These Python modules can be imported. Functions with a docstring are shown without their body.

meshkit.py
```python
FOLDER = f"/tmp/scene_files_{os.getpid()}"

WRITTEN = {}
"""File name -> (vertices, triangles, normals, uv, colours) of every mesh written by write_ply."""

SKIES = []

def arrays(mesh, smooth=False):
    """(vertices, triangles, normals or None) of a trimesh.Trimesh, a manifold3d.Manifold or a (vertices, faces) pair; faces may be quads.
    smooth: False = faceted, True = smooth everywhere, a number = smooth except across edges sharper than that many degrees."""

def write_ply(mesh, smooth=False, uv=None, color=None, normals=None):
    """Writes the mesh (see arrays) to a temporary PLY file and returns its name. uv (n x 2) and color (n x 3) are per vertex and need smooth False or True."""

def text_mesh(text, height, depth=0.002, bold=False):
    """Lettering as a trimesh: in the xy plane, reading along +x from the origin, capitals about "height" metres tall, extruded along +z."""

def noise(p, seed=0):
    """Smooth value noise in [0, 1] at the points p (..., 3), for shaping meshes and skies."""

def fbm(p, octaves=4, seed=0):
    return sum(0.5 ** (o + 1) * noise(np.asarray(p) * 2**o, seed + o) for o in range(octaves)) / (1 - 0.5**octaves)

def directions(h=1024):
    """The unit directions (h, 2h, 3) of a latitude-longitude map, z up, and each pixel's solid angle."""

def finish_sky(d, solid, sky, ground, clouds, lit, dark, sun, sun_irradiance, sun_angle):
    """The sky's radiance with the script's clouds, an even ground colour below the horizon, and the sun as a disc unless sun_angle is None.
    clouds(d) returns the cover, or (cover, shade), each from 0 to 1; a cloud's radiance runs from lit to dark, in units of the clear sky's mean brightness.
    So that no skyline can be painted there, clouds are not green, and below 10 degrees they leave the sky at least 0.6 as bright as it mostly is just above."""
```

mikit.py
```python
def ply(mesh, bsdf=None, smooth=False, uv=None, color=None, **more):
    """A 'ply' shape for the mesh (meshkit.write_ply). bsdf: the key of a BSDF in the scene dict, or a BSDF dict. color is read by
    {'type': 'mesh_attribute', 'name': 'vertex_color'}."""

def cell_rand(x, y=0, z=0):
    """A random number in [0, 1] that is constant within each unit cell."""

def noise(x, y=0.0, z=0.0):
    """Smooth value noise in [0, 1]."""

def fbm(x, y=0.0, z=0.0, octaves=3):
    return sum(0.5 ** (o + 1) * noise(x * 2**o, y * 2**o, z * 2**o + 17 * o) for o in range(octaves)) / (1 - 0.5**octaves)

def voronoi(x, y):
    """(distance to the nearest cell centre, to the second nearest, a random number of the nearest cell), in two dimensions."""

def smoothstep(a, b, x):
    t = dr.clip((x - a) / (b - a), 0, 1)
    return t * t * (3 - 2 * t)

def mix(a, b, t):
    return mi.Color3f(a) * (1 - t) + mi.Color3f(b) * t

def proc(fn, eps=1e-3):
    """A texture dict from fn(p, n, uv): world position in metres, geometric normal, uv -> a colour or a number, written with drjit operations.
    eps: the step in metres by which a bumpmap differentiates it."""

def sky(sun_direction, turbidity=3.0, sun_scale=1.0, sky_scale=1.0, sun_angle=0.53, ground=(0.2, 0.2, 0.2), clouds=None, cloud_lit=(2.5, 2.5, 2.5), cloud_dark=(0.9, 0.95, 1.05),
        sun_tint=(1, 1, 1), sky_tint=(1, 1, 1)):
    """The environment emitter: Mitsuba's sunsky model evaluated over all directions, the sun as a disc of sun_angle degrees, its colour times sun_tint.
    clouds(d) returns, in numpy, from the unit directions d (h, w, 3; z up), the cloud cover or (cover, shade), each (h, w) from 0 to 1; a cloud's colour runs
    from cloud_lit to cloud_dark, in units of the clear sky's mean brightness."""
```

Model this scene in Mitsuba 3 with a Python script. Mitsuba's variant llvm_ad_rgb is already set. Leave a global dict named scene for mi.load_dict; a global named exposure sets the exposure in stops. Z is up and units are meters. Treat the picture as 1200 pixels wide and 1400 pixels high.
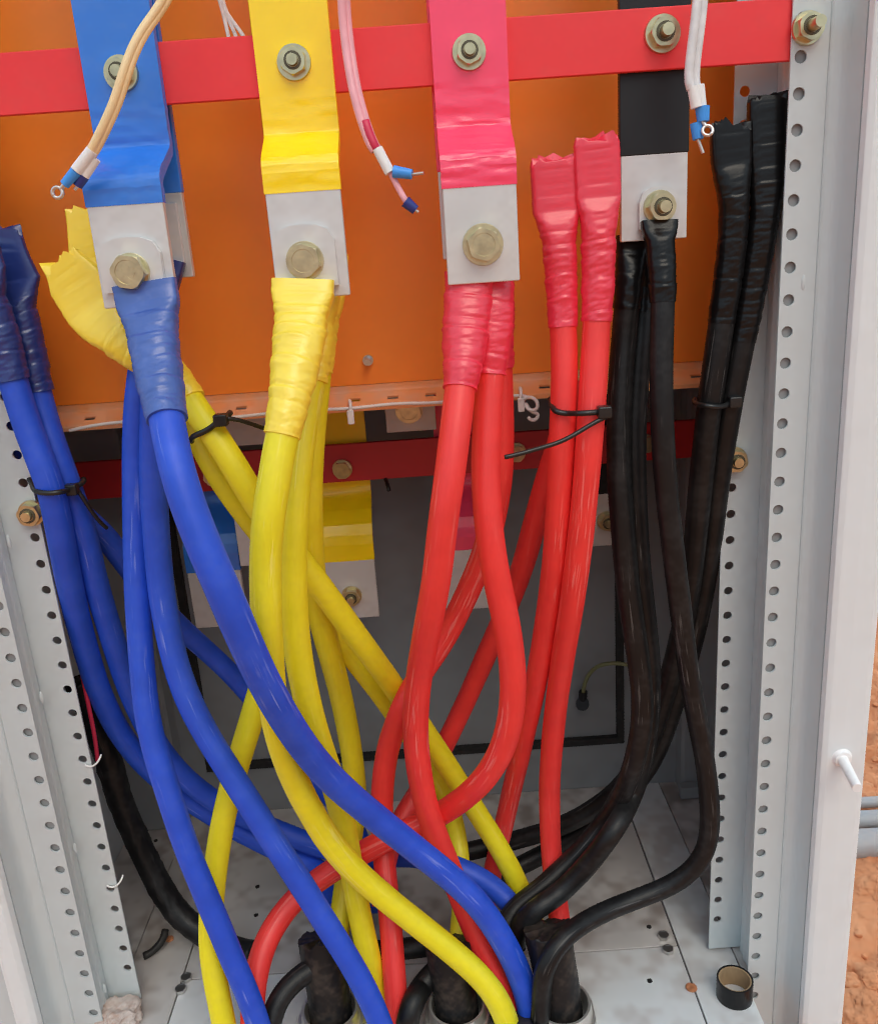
import math, numpy as np, trimesh, mitsuba as mi, mikit, meshkit
import manifold3d as m3
from shapely.geometry import Polygon, LineString, box as sbox
from scipy.interpolate import CubicSpline, interp1d
from mikit import noise, fbm, smoothstep, mix
import drjit as dr
rng = np.random.default_rng(7)

# ---------------------------------------------------------------- camera, light, exposure
S = 1.184                      # drawing units -> metres (upright holes then sit on a 25 mm pitch)
FPX, HC = 1200.0, 0.63         # focal length in photo pixels, camera height above cabinet floor
roll, pitch = math.radians(4.0), math.radians(17.2)
CD = np.array([math.sin(roll)*math.cos(pitch), math.cos(roll)*math.cos(pitch), math.sin(pitch)])   # world down in camera axes
CX = np.array([math.cos(roll), -math.sin(roll), 0.0])
CY = np.cross(CX, CD); CY = CY if CY[2] > 0 else -CY
right, down, fwd = (np.array([CX[i], CY[i], -CD[i]]) for i in range(3))
M = np.eye(4); M[:3, 0], M[:3, 1], M[:3, 2], M[:3, 3] = -right, -down, fwd, [0, 0, HC*S]
exposure = 1.95
scene = {
    'camera': {'type': 'perspective', 'fov': 2*math.degrees(math.atan(600/FPX)), 'fov_axis': 'x', 'near_clip': 0.02, 'far_clip': 400.0, 'to_world': mi.ScalarTransform4f(M)},
    'daylight': mikit.sky((0.22, -0.72, 0.80), turbidity=3, sun_scale=0.24, sun_angle=36, clouds=lambda d: (np.ones(d.shape[:2]), np.clip(1-d[..., 2], 0, 1)),
                          ground=(0.33, 0.22, 0.16), cloud_lit=(2.85, 3.5, 4.05), cloud_dark=(1.42, 1.76, 2.04), sun_tint=(0.95, 1.0, 1.08)),
}
labels = {}

# ---------------------------------------------------------------- helpers
def ray(u, v):
    c = np.array([(u-600)/FPX, (v-700)/FPX, 1.0]); w = np.array([c@CX, c@CY, -(c@CD)]); return w/w[1]
def P(u, v, y): return np.array([0, 0, HC]) + ray(u, v)*y
def PZ(u, v, z): k = ray(u, v); return np.array([0, 0, HC]) + k*(z-HC)/k[2]
def zc(p): return (np.asarray(p)-[0, 0, HC])@fwd
def num(name):
    k, i = name, 0
    while k in scene or k in labels or any(s.startswith(k+'__') for s in scene): i += 1; k = f'{name}_{i:03d}'
    return k
def put(name, mesh, mat, smooth=30, parent=None, uv=None, label=None, cat=None, group=None, kind=None):
    key = num((parent+'__' if parent else '')+name)
    if hasattr(mesh, 'to_mesh'):
        q = mesh.to_mesh(); mesh = (np.array(q.vert_properties[:, :3]), np.array(q.tri_verts))
    elif isinstance(mesh, trimesh.Trimesh): mesh = (np.array(mesh.vertices), np.array(mesh.faces))
    v, f = np.asarray(mesh[0], float)*S, np.asarray(mesh[1], int)
    scene[key] = mikit.ply((v, f), mat, smooth=smooth, uv=uv)
    d = {a: b for a, b in (('label', label), ('category', cat), ('group', group), ('kind', kind)) if b}
    if d: labels[key] = d
    return key
def thing(name, label, cat, group=None):
    key = num(name); labels[key] = {'label': label, 'category': cat}
    if group: labels[key]['group'] = group
    return key
def bx(x0, x1, y0, y1, z0, z1, r=0.0):
    if r <= 0: return m3.Manifold.cube([x1-x0, y1-y0, z1-z0]).translate([x0, y0, z0])
    r = min(r, (x1-x0)/2.01, (y1-y0)/2.01, (z1-z0)/2.01)
    s = m3.Manifold.sphere(r, 12)
    return m3.Manifold.batch_hull([s.translate([a, b, c]) for a in (x0+r, x1-r) for b in (y0+r, y1-r) for c in (z0+r, z1-r)])
def cyl(p, q, r0, r1=None, n=32):
    p, q = np.asarray(p, float), np.asarray(q, float); d = q-p; L = np.linalg.norm(d); z = d/L
    a = np.cross(z, [1, 0, 0] if abs(z[0]) < .9 else [0, 1, 0]); a /= np.linalg.norm(a); b = np.cross(z, a)
    return m3.Manifold.cylinder(L, r0, r0 if r1 is None else r1, n).transform(np.column_stack([a, b, z, p]))
def vext(poly, z0, z1):       # shapely polygon (x, y) extruded in z
    cs = m3.CrossSection([np.array(poly.exterior.coords)[:-1][::1]] + [np.array(h.coords)[:-1] for h in poly.interiors], m3.FillRule.EvenOdd)
    return m3.Manifold.extrude(cs, z1-z0).translate([0, 0, z0])
def xext(pts, x0, x1, t):     # open path of (y, z) points thickened to t, extruded along x
    poly = LineString(pts).buffer(t/2, cap_style=2, join_style=1, quad_segs=6)
    cs = m3.CrossSection([np.array(poly.exterior.coords)[:-1]], m3.FillRule.EvenOdd)
    m = m3.Manifold.extrude(cs, x1-x0)
    return m.transform(np.array([[0, 0, 1, x0], [1, 0, 0, 0], [0, 1, 0, 0]], float))
def curve(pts, step=0.004):
    p = np.asarray(pts, float); d = np.r_[0, np.cumsum(np.linalg.norm(np.diff(p, axis=0), axis=1)**0.5)]
    cs = CubicSpline(d, p) if len(p) > 2 else interp1d(d, p, axis=0)
    q = cs(np.linspace(0, d[-1], 600)); L = np.r_[0, np.cumsum(np.linalg.norm(np.diff(q, axis=0), axis=1))]
    n = max(4, int(L[-1]/step)); return np.column_stack([np.interp(np.linspace(0, L[-1], n), L, q[:, k]) for k in range(3)])
def frames(c):
    t = np.gradient(c, axis=0); t /= np.linalg.norm(t, axis=1, keepdims=True)
    a = np.zeros_like(c); x = np.array([1.0, 0, 0]); x = x if abs(t[0]@x) < .9 else np.array([0, 0, 1.0])
    for i in range(len(c)):
        x = x - (x@t[i])*t[i]; x /= np.linalg.norm(x); a[i] = x
    return t, a, np.cross(t, a)
def sweep(c, ra, rb, ex=2.0, sides=26, disp=None, caps=True, round_end=False):
    n = len(c); t, a, b = frames(c)
    ra, rb, ex = (np.broadcast_to(np.asarray(q, float), (n,)) for q in (ra, rb, ex))
    th = np.arange(sides)*2*np.pi/sides+1.5*np.pi; co, si = np.cos(th), np.sin(th)
    e = 2.0/ex[:, None]
    x = ra[:, None]*np.sign(co)*np.abs(co)**e; y = rb[:, None]*np.sign(si)*np.abs(si)**e
    if disp is not None:
        k = 1 + disp/np.maximum(np.hypot(x, y), 1e-6); x, y = x*k, y*k
    v = (c[:, None] + x[..., None]*a[:, None] + y[..., None]*b[:, None]).reshape(-1, 3)
    i, j = np.meshgrid(np.arange(n-1), np.arange(sides), indexing='ij')
    q = np.stack([i*sides+j, i*sides+(j+1) % sides, (i+1)*sides+(j+1) % sides, (i+1)*sides+j], -1).reshape(-1, 4)
    f = np.vstack([q[:, [0, 1, 2]], q[:, [0, 2, 3]]])
    if caps:
        v = np.vstack([v, c[:1], c[-1:]]); k = np.arange(sides)
        f = np.vstack([f, np.stack([(k+1) % sides, k, k*0+n*sides], 1), np.stack([(n-1)*sides+k, (n-1)*sides+(k+1) % sides, k*0+n*sides+1], 1)])
    return v, f
def sweep_uv(n, r, sides=26, step=.004):
    u = np.tile(np.arange(sides)/sides*2*np.pi*r, n); w = np.repeat(np.arange(n)*step, sides)
    return np.vstack([np.column_stack([u, w]), [[0, 0], [0, 0]]])*S
def tube(pts, r, step=0.004, sides=14, **k):
    c = curve(pts, step); return sweep(c, r, r, sides=sides, **k)

# ---------------------------------------------------------------- materials (each defined once)
def mat(key, color, rough=0.45, metal=0.0, spec=0.5, dirt=0.0, dirt_col=(0.3, 0.22, 0.16), scale=30.0, var=0.06, bump=0.0, bscale=400.0, rvar=0.0, clear=0.0, streak=None):
    color = tuple(float(q) for q in color)
    def fn(p, n, uv):
        a = fbm(p.x*scale, p.y*scale, p.z*scale, 3); b = fbm(p.x*scale*5+9, p.y*scale*5, p.z*scale*5+3, 2)
        c = mi.Color3f(*color)*(1 + var*(a-0.5)*2)
        if dirt > 0: c = mix(c, dirt_col, dirt*smoothstep(0.42, 0.75, a*0.6+b*0.4))
        if streak: c = mix(c, streak[0], streak[1]*smoothstep(0.60, 0.78, fbm(uv.x*520, uv.y*34, color[0]*50, 3))*smoothstep(0.46, 0.70, fbm(uv.x*60+3, uv.y*9, color[2]*50, 2)))
        return c
    b = {'type': 'principled', 'base_color': mikit.proc(fn) if (var or dirt or streak) else {'type': 'rgb', 'value': list(map(float, color))}, 'roughness': rough, 'metallic': metal, 'specular': spec}
    if clear: b['clearcoat'] = clear; b['clearcoat_gloss'] = 0.9
    if bump > 0:
        b = {'type': 'bumpmap', 'arbitrary': mikit.proc(lambda p, n, uv: fbm(p.x*bscale, p.y*bscale, p.z*bscale, 2), eps=3e-4), 'scale': bump, 'bsdf': b}
    scene[key] = {'type': 'twosided', 'bsdf': b}
mat('paint_grey_lit', (0.68, 0.715, 0.725), 0.4, dirt=0.05, scale=9, var=0.03)  # cabinet grey lightened: stronger light on the frame faces put into the colour
mat('paint_grey', (0.515, 0.56, 0.57), 0.42, dirt=0.06, scale=9, var=0.03, bump=0.00015, bscale=350)
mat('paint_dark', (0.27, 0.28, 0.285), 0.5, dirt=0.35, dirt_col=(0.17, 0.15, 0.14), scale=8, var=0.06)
mat('paint_floor', (0.60, 0.61, 0.61), 0.45, dirt=0.5, dirt_col=(0.34, 0.28, 0.25), scale=12, var=0.1)
mat('floor_dusty', (0.52, 0.495, 0.475), 0.6, dirt=0.8, dirt_col=(0.22, 0.175, 0.15), scale=11, var=0.2)
mat('paint_lip', (0.80, 0.33, 0.12), 0.5, dirt=0.6, dirt_col=(0.66, 0.42, 0.30), scale=14, var=0.1)
mat('paint_orange', (0.93, 0.265, 0.03), 0.38, scale=5, var=0.12, dirt=0.14, dirt_col=(0.60, 0.22, 0.05), spec=0.45)
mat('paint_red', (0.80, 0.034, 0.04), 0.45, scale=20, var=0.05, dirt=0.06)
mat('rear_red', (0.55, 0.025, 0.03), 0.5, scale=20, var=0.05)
mat('sleeve_blue', (0.02, 0.17, 0.66), 0.33, clear=0.8, scale=30, var=0.04, dirt=0.05, dirt_col=(.4, .45, .5))
mat('sleeve_yellow', (0.96, 0.68, 0.0), 0.25, clear=0.8, scale=30, var=0.03)
mat('sleeve_red', (0.90, 0.05, 0.13), 0.25, clear=0.8, scale=30, var=0.04)
mat('sleeve_black', (0.016, 0.016, 0.018), 0.4, spec=0.3, scale=30, var=0.1)
mat('tape_blue', (0.038, 0.092, 0.35), 0.31, spec=0.75, scale=60, var=0.15, dirt=0.18, dirt_col=(.16, .22, .45))
mat('tape_navy', (0.012, 0.030, 0.17), 0.33, spec=0.75, scale=60, var=0.15)
mat('tape_yellow', (0.88, 0.66, 0.05), 0.32, spec=0.75, scale=60, var=0.06)
mat('tape_red', (0.73, 0.03, 0.06), 0.33, spec=0.75, scale=60, var=0.08)
mat('tape_black', (0.006, 0.006, 0.0065), 0.27, spec=0.3, scale=60, var=0.2)
scuff = ((0.40, 0.47, 0.80), 0.34)
mat('cable_blue', (0.013, 0.072, 0.56), 0.5, scale=40, var=0.16, dirt=0.12, dirt_col=(0.10, 0.16, 0.5), streak=scuff)
mat('cable_yellow', (0.78, 0.68, 0.014), 0.46, scale=40, var=0.08, dirt=0.12, dirt_col=(0.55, 0.45, 0.08), streak=((0.9, 0.85, 0.4), 0.2))
mat('cable_red', (0.80, 0.04, 0.036), 0.43, scale=40, var=0.1, dirt=0.08, dirt_col=(0.6, 0.08, 0.06), streak=((0.95, 0.5, 0.45), 0.22))
mat('cable_black', (0.008, 0.008, 0.0085), 0.42, spec=0.3, scale=40, var=0.2, dirt=0.10, dirt_col=(0.10, 0.10, 0.10), streak=((0.2, 0.19, 0.18), 0.5))
mat('sheath_black', (0.010, 0.010, 0.011), 0.42, spec=0.3, scale=40, var=0.25, dirt=0.12)
mat('aluminium', (0.68, 0.68, 0.67), 0.38, metal=0.45, scale=25, var=0.1, dirt=0.3, dirt_col=(0.5, 0.47, 0.44))
mat('aluminium_dull', (0.62, 0.60, 0.58), 0.48, metal=0.2, scale=25, var=0.08, dirt=0.2, dirt_col=(0.4, 0.36, 0.33))
mat('zinc', (0.62, 0.55, 0.34), 0.28, metal=0.88, scale=160, var=0.3)
mat('zinc_dark', (0.10, 0.09, 0.06), 0.5, metal=0.5, scale=100, var=0.2)
mat('steel', (0.55, 0.54, 0.52), 0.25, metal=0.95, scale=100, var=0.1)
mat('gland_metal', (0.70, 0.67, 0.62), 0.26, metal=0.8, scale=60, var=0.12)
mat('rubber', (0.014, 0.014, 0.014), 0.6, scale=60, var=0.2, dirt=0.06)
mat('plastic_black', (0.012, 0.012, 0.012), 0.35, var=0)
mat('plastic_white', (0.75, 0.74, 0.72), 0.4, var=0)
mat('wire_cream', (0.80, 0.60, 0.33), 0.4, scale=100, var=0.08)
mat('wire_pink', (0.80, 0.38, 0.42), 0.35, scale=100, var=0.15)
mat('wire_clear', (0.66, 0.65, 0.65), 0.25, scale=100, var=0.2)
mat('wire_red', (0.6, 0.03, 0.08), 0.4, var=0)
mat('ferrule_blue', (0.05, 0.28, 0.75), 0.35, var=0)
mat('ferrule_navy', (0.02, 0.035, 0.2), 0.35, var=0)
mat('tin', (0.7, 0.62, 0.56), 0.3, metal=0.9, var=0)
mat('wire_earth', (0.22, 0.22, 0.10), 0.5, var=0)
mat('cardboard', (0.30, 0.20, 0.11), 0.8, var=0.1)
mat('paper', (0.52, 0.44, 0.40), 0.85, dirt=0.8, dirt_col=(.36, .22, .16), scale=60, var=0.1)
mat('pipe_grey', (0.30, 0.30, 0.31), 0.5, scale=12, var=0.12, dirt=0.2, dirt_col=(.5, .28, .18))
mat('white_pin', (0.8, 0.79, 0.78), 0.4, var=0)
def soil_fn(p, n, uv):
    a = fbm(p.x*6, p.y*6, p.z*6, 4); b = fbm(p.x*40, p.y*40, p.z*40, 3)
    c = mix((0.60, 0.255, 0.125), (0.43, 0.15, 0.068), smoothstep(0.35, 0.65, a))
    return mix(c, (0.66, 0.34, 0.19), 0.4*smoothstep(0.5, 0.75, b))
scene['soil'] = {'type': 'twosided', 'bsdf': {'type': 'bumpmap', 'arbitrary': mikit.proc(lambda p, n, uv: fbm(p.x*130, p.y*130, p.z*130, 4), eps=1e-3), 'scale': 0.012, 'bsdf': {'type': 'principled', 'base_color': mikit.proc(soil_fn), 'roughness': 0.95, 'specular': 0.1}}}

# ---------------------------------------------------------------- ground
def ground():
    xs = np.unique(np.r_[np.linspace(-120, -2, 30), np.linspace(-2, .35, 24), np.linspace(.35, 1.25, 190), np.linspace(1.25, 3, 20), np.linspace(3, 120, 30)])
    ys = np.unique(np.r_[np.linspace(-120, -2, 30), np.linspace(-2, .5, 24), np.linspace(.5, 1.8, 220), np.linspace(1.8, 4, 20), np.linspace(4, 120, 30)])
    X, Y = np.meshgrid(xs, ys, indexing='ij'); p = np.stack([X, Y, X*0], -1)
    near = np.exp(-((X-.8)**2+(Y-1.1)**2)/1.5)
    z = -0.285 + near*(0.10*(meshkit.fbm(p*5, 4, 3)-.5) + 0.07*np.maximum(meshkit.fbm(p*16, 4, 5)-.45, 0) + 0.025*(meshkit.fbm(p*45, 3, 8)-.5))
    i, j = np.meshgrid(np.arange(len(xs)-1), np.arange(len(ys)-1), indexing='ij'); k = len(ys)
    f = np.stack([i*k+j, (i+1)*k+j, (i+1)*k+j+1, i*k+j+1], -1).reshape(-1, 4)
    return np.stack([X, Y, z], -1).reshape(-1, 3), np.vstack([f[:, [0, 1, 2]], f[:, [0, 2, 3]]])
put('ground', ground(), 'soil', True, label='reddish brown dug soil outside the cabinet', kind='structure')
def clod(r, seed):
    m = trimesh.creation.icosphere(2, r); v = np.array(m.vertices)
    v *= (0.75+0.6*meshkit.fbm(v/r*1.6+seed, 3, seed))[:, None]*[1, 1, .7]; return v, np.array(m.faces)
V, Fc, o = [], [], 0
for i in range(900):
    x, y = rng.uniform(.42, 1.15), rng.uniform(.6, 1.7); r = rng.gamma(1.6, 0.0028)+0.0018
    v, f = clod(r, i); V.append(v+[x, y, -0.280+rng.uniform(-.01, .006)]); Fc.append(f+o); o += len(v)
put('soil_clods', (np.vstack(V), np.vstack(Fc)), 'soil', False, label='loose crumbs and clods of red soil lying on the ground', cat='soil', kind='stuff')
v, f = clod(.006, 77); c = PZ(1178, 1380, -.285); put('stone', (v*[1.6, 1, 1]+c, f), 'pipe_grey', 40, label='small pale stone on the red soil at the lower right corner', cat='stone')
for (v0, r, lab) in ((1095, .0085, 'thin grey pipe on the soil, uppermost of the stacked pipes'), (1118, .013, 'dark grey pipe lying between the thin and the thick pipe'), (1152, .022, 'thick grey pipe on the soil, lowest of the stacked pipes')):
    c = P(1190, v0, {1095: 1.16, 1118: 1.12, 1152: 1.08}[v0])
    q = cyl(c+[-.45, .02, -.01], c+[1.6, -.08, .03], r, n=40) - cyl(c+[-.46, .02, -.01], c+[1.7, -.08, .03], r*.8, n=40)
    put('pipe', q, 'pipe_grey', 40, label=lab, cat='pipe')

# ---------------------------------------------------------------- cabinet
cab = thing('switchgear_cabinet', 'open light grey sheet steel switchgear cabinet with perforated uprights', 'electrical cabinet')
ZT = 1.28
def holes_x(m, x, y0, y1, zs, rx=.0046, rz=.0046):
    cut = m3.Manifold.batch_boolean([cyl([x, y0, z], [x, y1, z], rx, n=20) for z in zs], m3.OpType.Add)
    return m - cut
PIT = 0.02112
fz = [PZv for PZv in 0.7236-PIT*np.arange(-20, 40) if -.02 < PZv < 1.2]          # front upright holes
rz_ = [q for q in (0.4784-PIT*np.arange(-34, 22)) if .02 < q < 1.2]
lz = [q for q in (0.4808-PIT*np.arange(-34, 22)) if .02 < q < 1.2]
lfz = [q for q in (0.1635-PIT*np.arange(-48, 8)) if -.03 < q < 1.2]
t = .0015
def sheet(pts, r=.0018): return LineString(pts).buffer(r/2+.0006, cap_style=2, join_style=1, quad_segs=5)
# right side
m = holes_x(bx(.2155, .2475, .636, .6376, .003, ZT), .2225, .62, .65, rz_, .0035)
put('perforated_upright', m, 'paint_grey', 20, cab)
put('upright_web', vext(sheet([(.2472, .637), (.2448, .634), (.2448, .6265), (.2436, .6245), (.2436, .6215), (.2446, .6195), (.2446, .6045)]), .001, ZT), 'paint_grey', 40, cab)
m = holes_x(vext(sbox(.2378, .6000, .2612, .6016), -.10, ZT), .2440, .59, .61, fz, .0039)
put('front_upright', m, 'paint_grey', 20, cab)
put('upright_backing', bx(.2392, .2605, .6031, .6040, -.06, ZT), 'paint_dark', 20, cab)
frame_r = sheet([(.2612, .6008), (.2635, .6018), (.266, .6008), (.2685, .6000), (.2705, .5985), (.2722, .5955), (.2732, .592), (.2736, .584), (.2740, .5765)])
door_r = sheet([(.2741, .5750), (.2752, .5715), (.278, .5700), (.289, .5694), (.302, .5697), (.3058, .5712), (.3075, .574), (.308, .580), (.308, .640), (.322, .640), (.322, .66)])
put('frame_channel', vext(frame_r, -.10, ZT), 'paint_grey', 50, cab)
put('door_frame', vext(door_r, -.10, ZT), 'paint_grey_lit', 50, cab)
# left side
m = holes_x(bx(-.332, -.2952, .625, .6266, .003, ZT), -.3015, .61, .64, lz, .0035)
put('perforated_upright', m, 'paint_grey', 20, cab)
put('upright_web', vext(sheet([(-.3262, .6245), (-.3238, .6225), (-.3238, .617), (-.3226, .6155), (-.3226, .6125), (-.3236, .611), (-.3236, .6042)]), .001, ZT), 'paint_grey', 40, cab)
m = holes_x(vext(sbox(-.3440, .6000, -.3200, .6016), -.10, ZT), -.3265, .59, .61, lfz, .0039)
put('front_upright', m, 'paint_grey', 20, cab)
put('upright_backing', bx(-.3430, -.3245, .6031, .6040, -.06, ZT), 'paint_dark', 20, cab)
frame_l = sheet([(-.3440, .6008), (-.3463, .6018), (-.349, .6008), (-.353, .5998), (-.3555, .598), (-.3572, .595), (-.358, .590), (-.3582, .5785)])
door_l = sheet([(-.3583, .5770), (-.3592, .5725), (-.362, .5705), (-.371, .5700), (-.3735, .5712), (-.3745, .574), (-.3748, .60), (-.3748, .64), (-.384, .64), (-.384, .66)])
put('frame_channel', vext(frame_l, -.10, ZT), 'paint_grey', 50, cab)
put('door_frame', vext(door_l, -.10, ZT), 'paint_grey_lit', 50, cab)
put('side_flange', bx(-.52, -.3765, .590, .592, -.10, ZT, .0005), 'paint_grey', 20, cab)
# weld beads in the folded edges
def bead(x, y, z): 
    m = trimesh.creation.icosphere(2, .0022); return np.array(m.vertices)*[.7, .5, 2.4]+[x, y, z], np.array(m.faces)
for (u, v, y) in ((1098, 386, .600), (1098, 966, .600), (1086, 1178, .600), (1072, 1372, .600)):
    put('weld_bead', bead(*P(u, v, y)), 'paint_grey', True, cab)
for (u, v, y) in ((12, 740, .6135), (57, 954, .6135), (103, 1160, .6135), (143, 1352, .6135), (55, 1288, .600)):
    put('weld_bead', bead(*P(u, v, y)), 'paint_grey', True, cab)
# sides, roof, plinth, rear
put('side_panel', bx(.322, .3235, .64, .906, -.10, ZT), 'paint_grey', 20, cab)
put('side_panel', bx(-.3855, -.384, .64, .906, -.10, ZT), 'paint_grey', 20, cab)
put('roof_panel', bx(-.40, .34, .56, .93, ZT+.002, ZT+.012, .002), 'paint_grey', 20, cab)
put('plinth', bx(-.384, .322, .574, .90, -.34, -.105), 'paint_dark', 20, cab)
GX0, GX1, GZ0, GZ1 = -.2905, .1965, .0575, .62
rear = bx(-.383, .321, .893, .8946, -.0065, ZT) - bx(GX0, GX1, .88, .91, GZ0, GZ1)
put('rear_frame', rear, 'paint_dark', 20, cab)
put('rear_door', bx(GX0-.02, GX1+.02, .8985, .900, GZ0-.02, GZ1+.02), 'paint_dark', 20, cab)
g = bx(GX0+.0005, GX1-.0005, .8905, .8978, GZ0+.0005, GZ1-.0005) - bx(GX0+.0085, GX1-.0085, .88, .91, GZ0+.0085, GZ1-.0085)
put('door_gasket', g, 'rubber', 20, cab)
# corner posts at the rear
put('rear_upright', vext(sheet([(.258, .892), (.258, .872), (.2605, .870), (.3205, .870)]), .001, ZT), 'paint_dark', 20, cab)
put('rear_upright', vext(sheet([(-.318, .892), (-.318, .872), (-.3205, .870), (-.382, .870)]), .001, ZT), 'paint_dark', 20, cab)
# floor: panels with joints
sx_l, sx_r, sy = -.2645, .1905, .6455
def warped(x0, x1, y0, y1): return bx(x0, x1, y0, y1, -.004, 0, .0005)
put('floor_panel', warped(-.318, sx_l-.0007, .500, .8925), 'floor_dusty', 30, cab)
put('floor_panel', warped(sx_r+.0007, .2365, .500, .8925), 'paint_floor', 30, cab)
put('floor_panel', warped(sx_l+.0007, sx_r-.0007, sy+.0007, .8925), 'floor_dusty', 30, cab)
put('floor_panel', warped(sx_l+.0007, sx_r-.0007, .500, sy-.0007), 'paint_floor', 30, cab)
put('floor_panel', warped(.2375, .3205, .606, .8925), 'floor_dusty', 30, cab)
put('floor_panel', warped(-.383, -.319, .606, .8925), 'floor_dusty', 30, cab)
put('floor_support', bx(-.318, .2365, .50, .6395, -.012, -.007)+bx(-.383, .321, .6405, .8975, -.012, -.007), 'rubber', 30, cab)

def hexhead(c, r, h, n=(0, -1, 0), rot=0.3, cham=.8, dish=True, marks=False):
    c, n = np.asarray(c, float), np.asarray(n, float)
    a = np.cross(n, [1, 0, 0] if abs(n[0]) < .9 else [0, 0, 1]); a /= np.linalg.norm(a); b = np.cross(n, a)
    hx = m3.Manifold.cylinder(h, r, r, 6).rotate([0, 0, math.degrees(rot)])
    hx = hx ^ m3.Manifold.cylinder(h, r*1.17, r*.92, 48)
    if dish: hx = hx - m3.Manifold.cylinder(h*.3, r*.64, r*.70, 30).translate([0, 0, h*.92])
    if marks:            # raised grade ticks on the bolt face
        for q in range(5):
            g = 1.1*q+rot*3; hx = hx + m3.Manifold.cube([r*.10, r*.30, h*.09], True).rotate([0, 0, math.degrees(g*1.7)]).translate([r*.36*math.cos(g), r*.36*math.sin(g), h*.93])
    return hx.transform(np.column_stack([a, b, n, c]))
def bolt(parent, c, r=.0105, h=.0075, wr=.0135, n=(0, -1, 0), rot=0.3, stud=0, matl='zinc', name='bolt'):
    c, n = np.asarray(c, float), np.asarray(n, float)
    key = put(name, hexhead(c+n*.0022, r, h, n, rot, dish=not stud, marks=not stud), matl, 25, parent)
    w = cyl(c, c+n*.0022, wr, wr*.97) - cyl(c-n*.01, c+n*.01, r*.55)
    put('washer', w, matl, 30, key)
    if stud:
        put('stud', cyl(c+n*h*.7, c+n*(h+.0022+stud), r*.46, r*.40, 24), matl, 30, key)
        ring = cyl(c+n*(h+.0021), c+n*(h+.0028), r*.64, n=30)-cyl(c, c+n*.03, r*.47, n=24); put('thread_gap', ring, 'zinc_dark', 30, key)
    return key
for (x, y) in ((-.2601, .6453), (-.2618, .6325), (.1797, .6555), (.1793, .6388)):
    put('floor_screw', hexhead([x, y, .0012], .0052, .003, (0, 0, 1), rng.uniform(0, 1)), 'steel', 25, cab)
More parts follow.
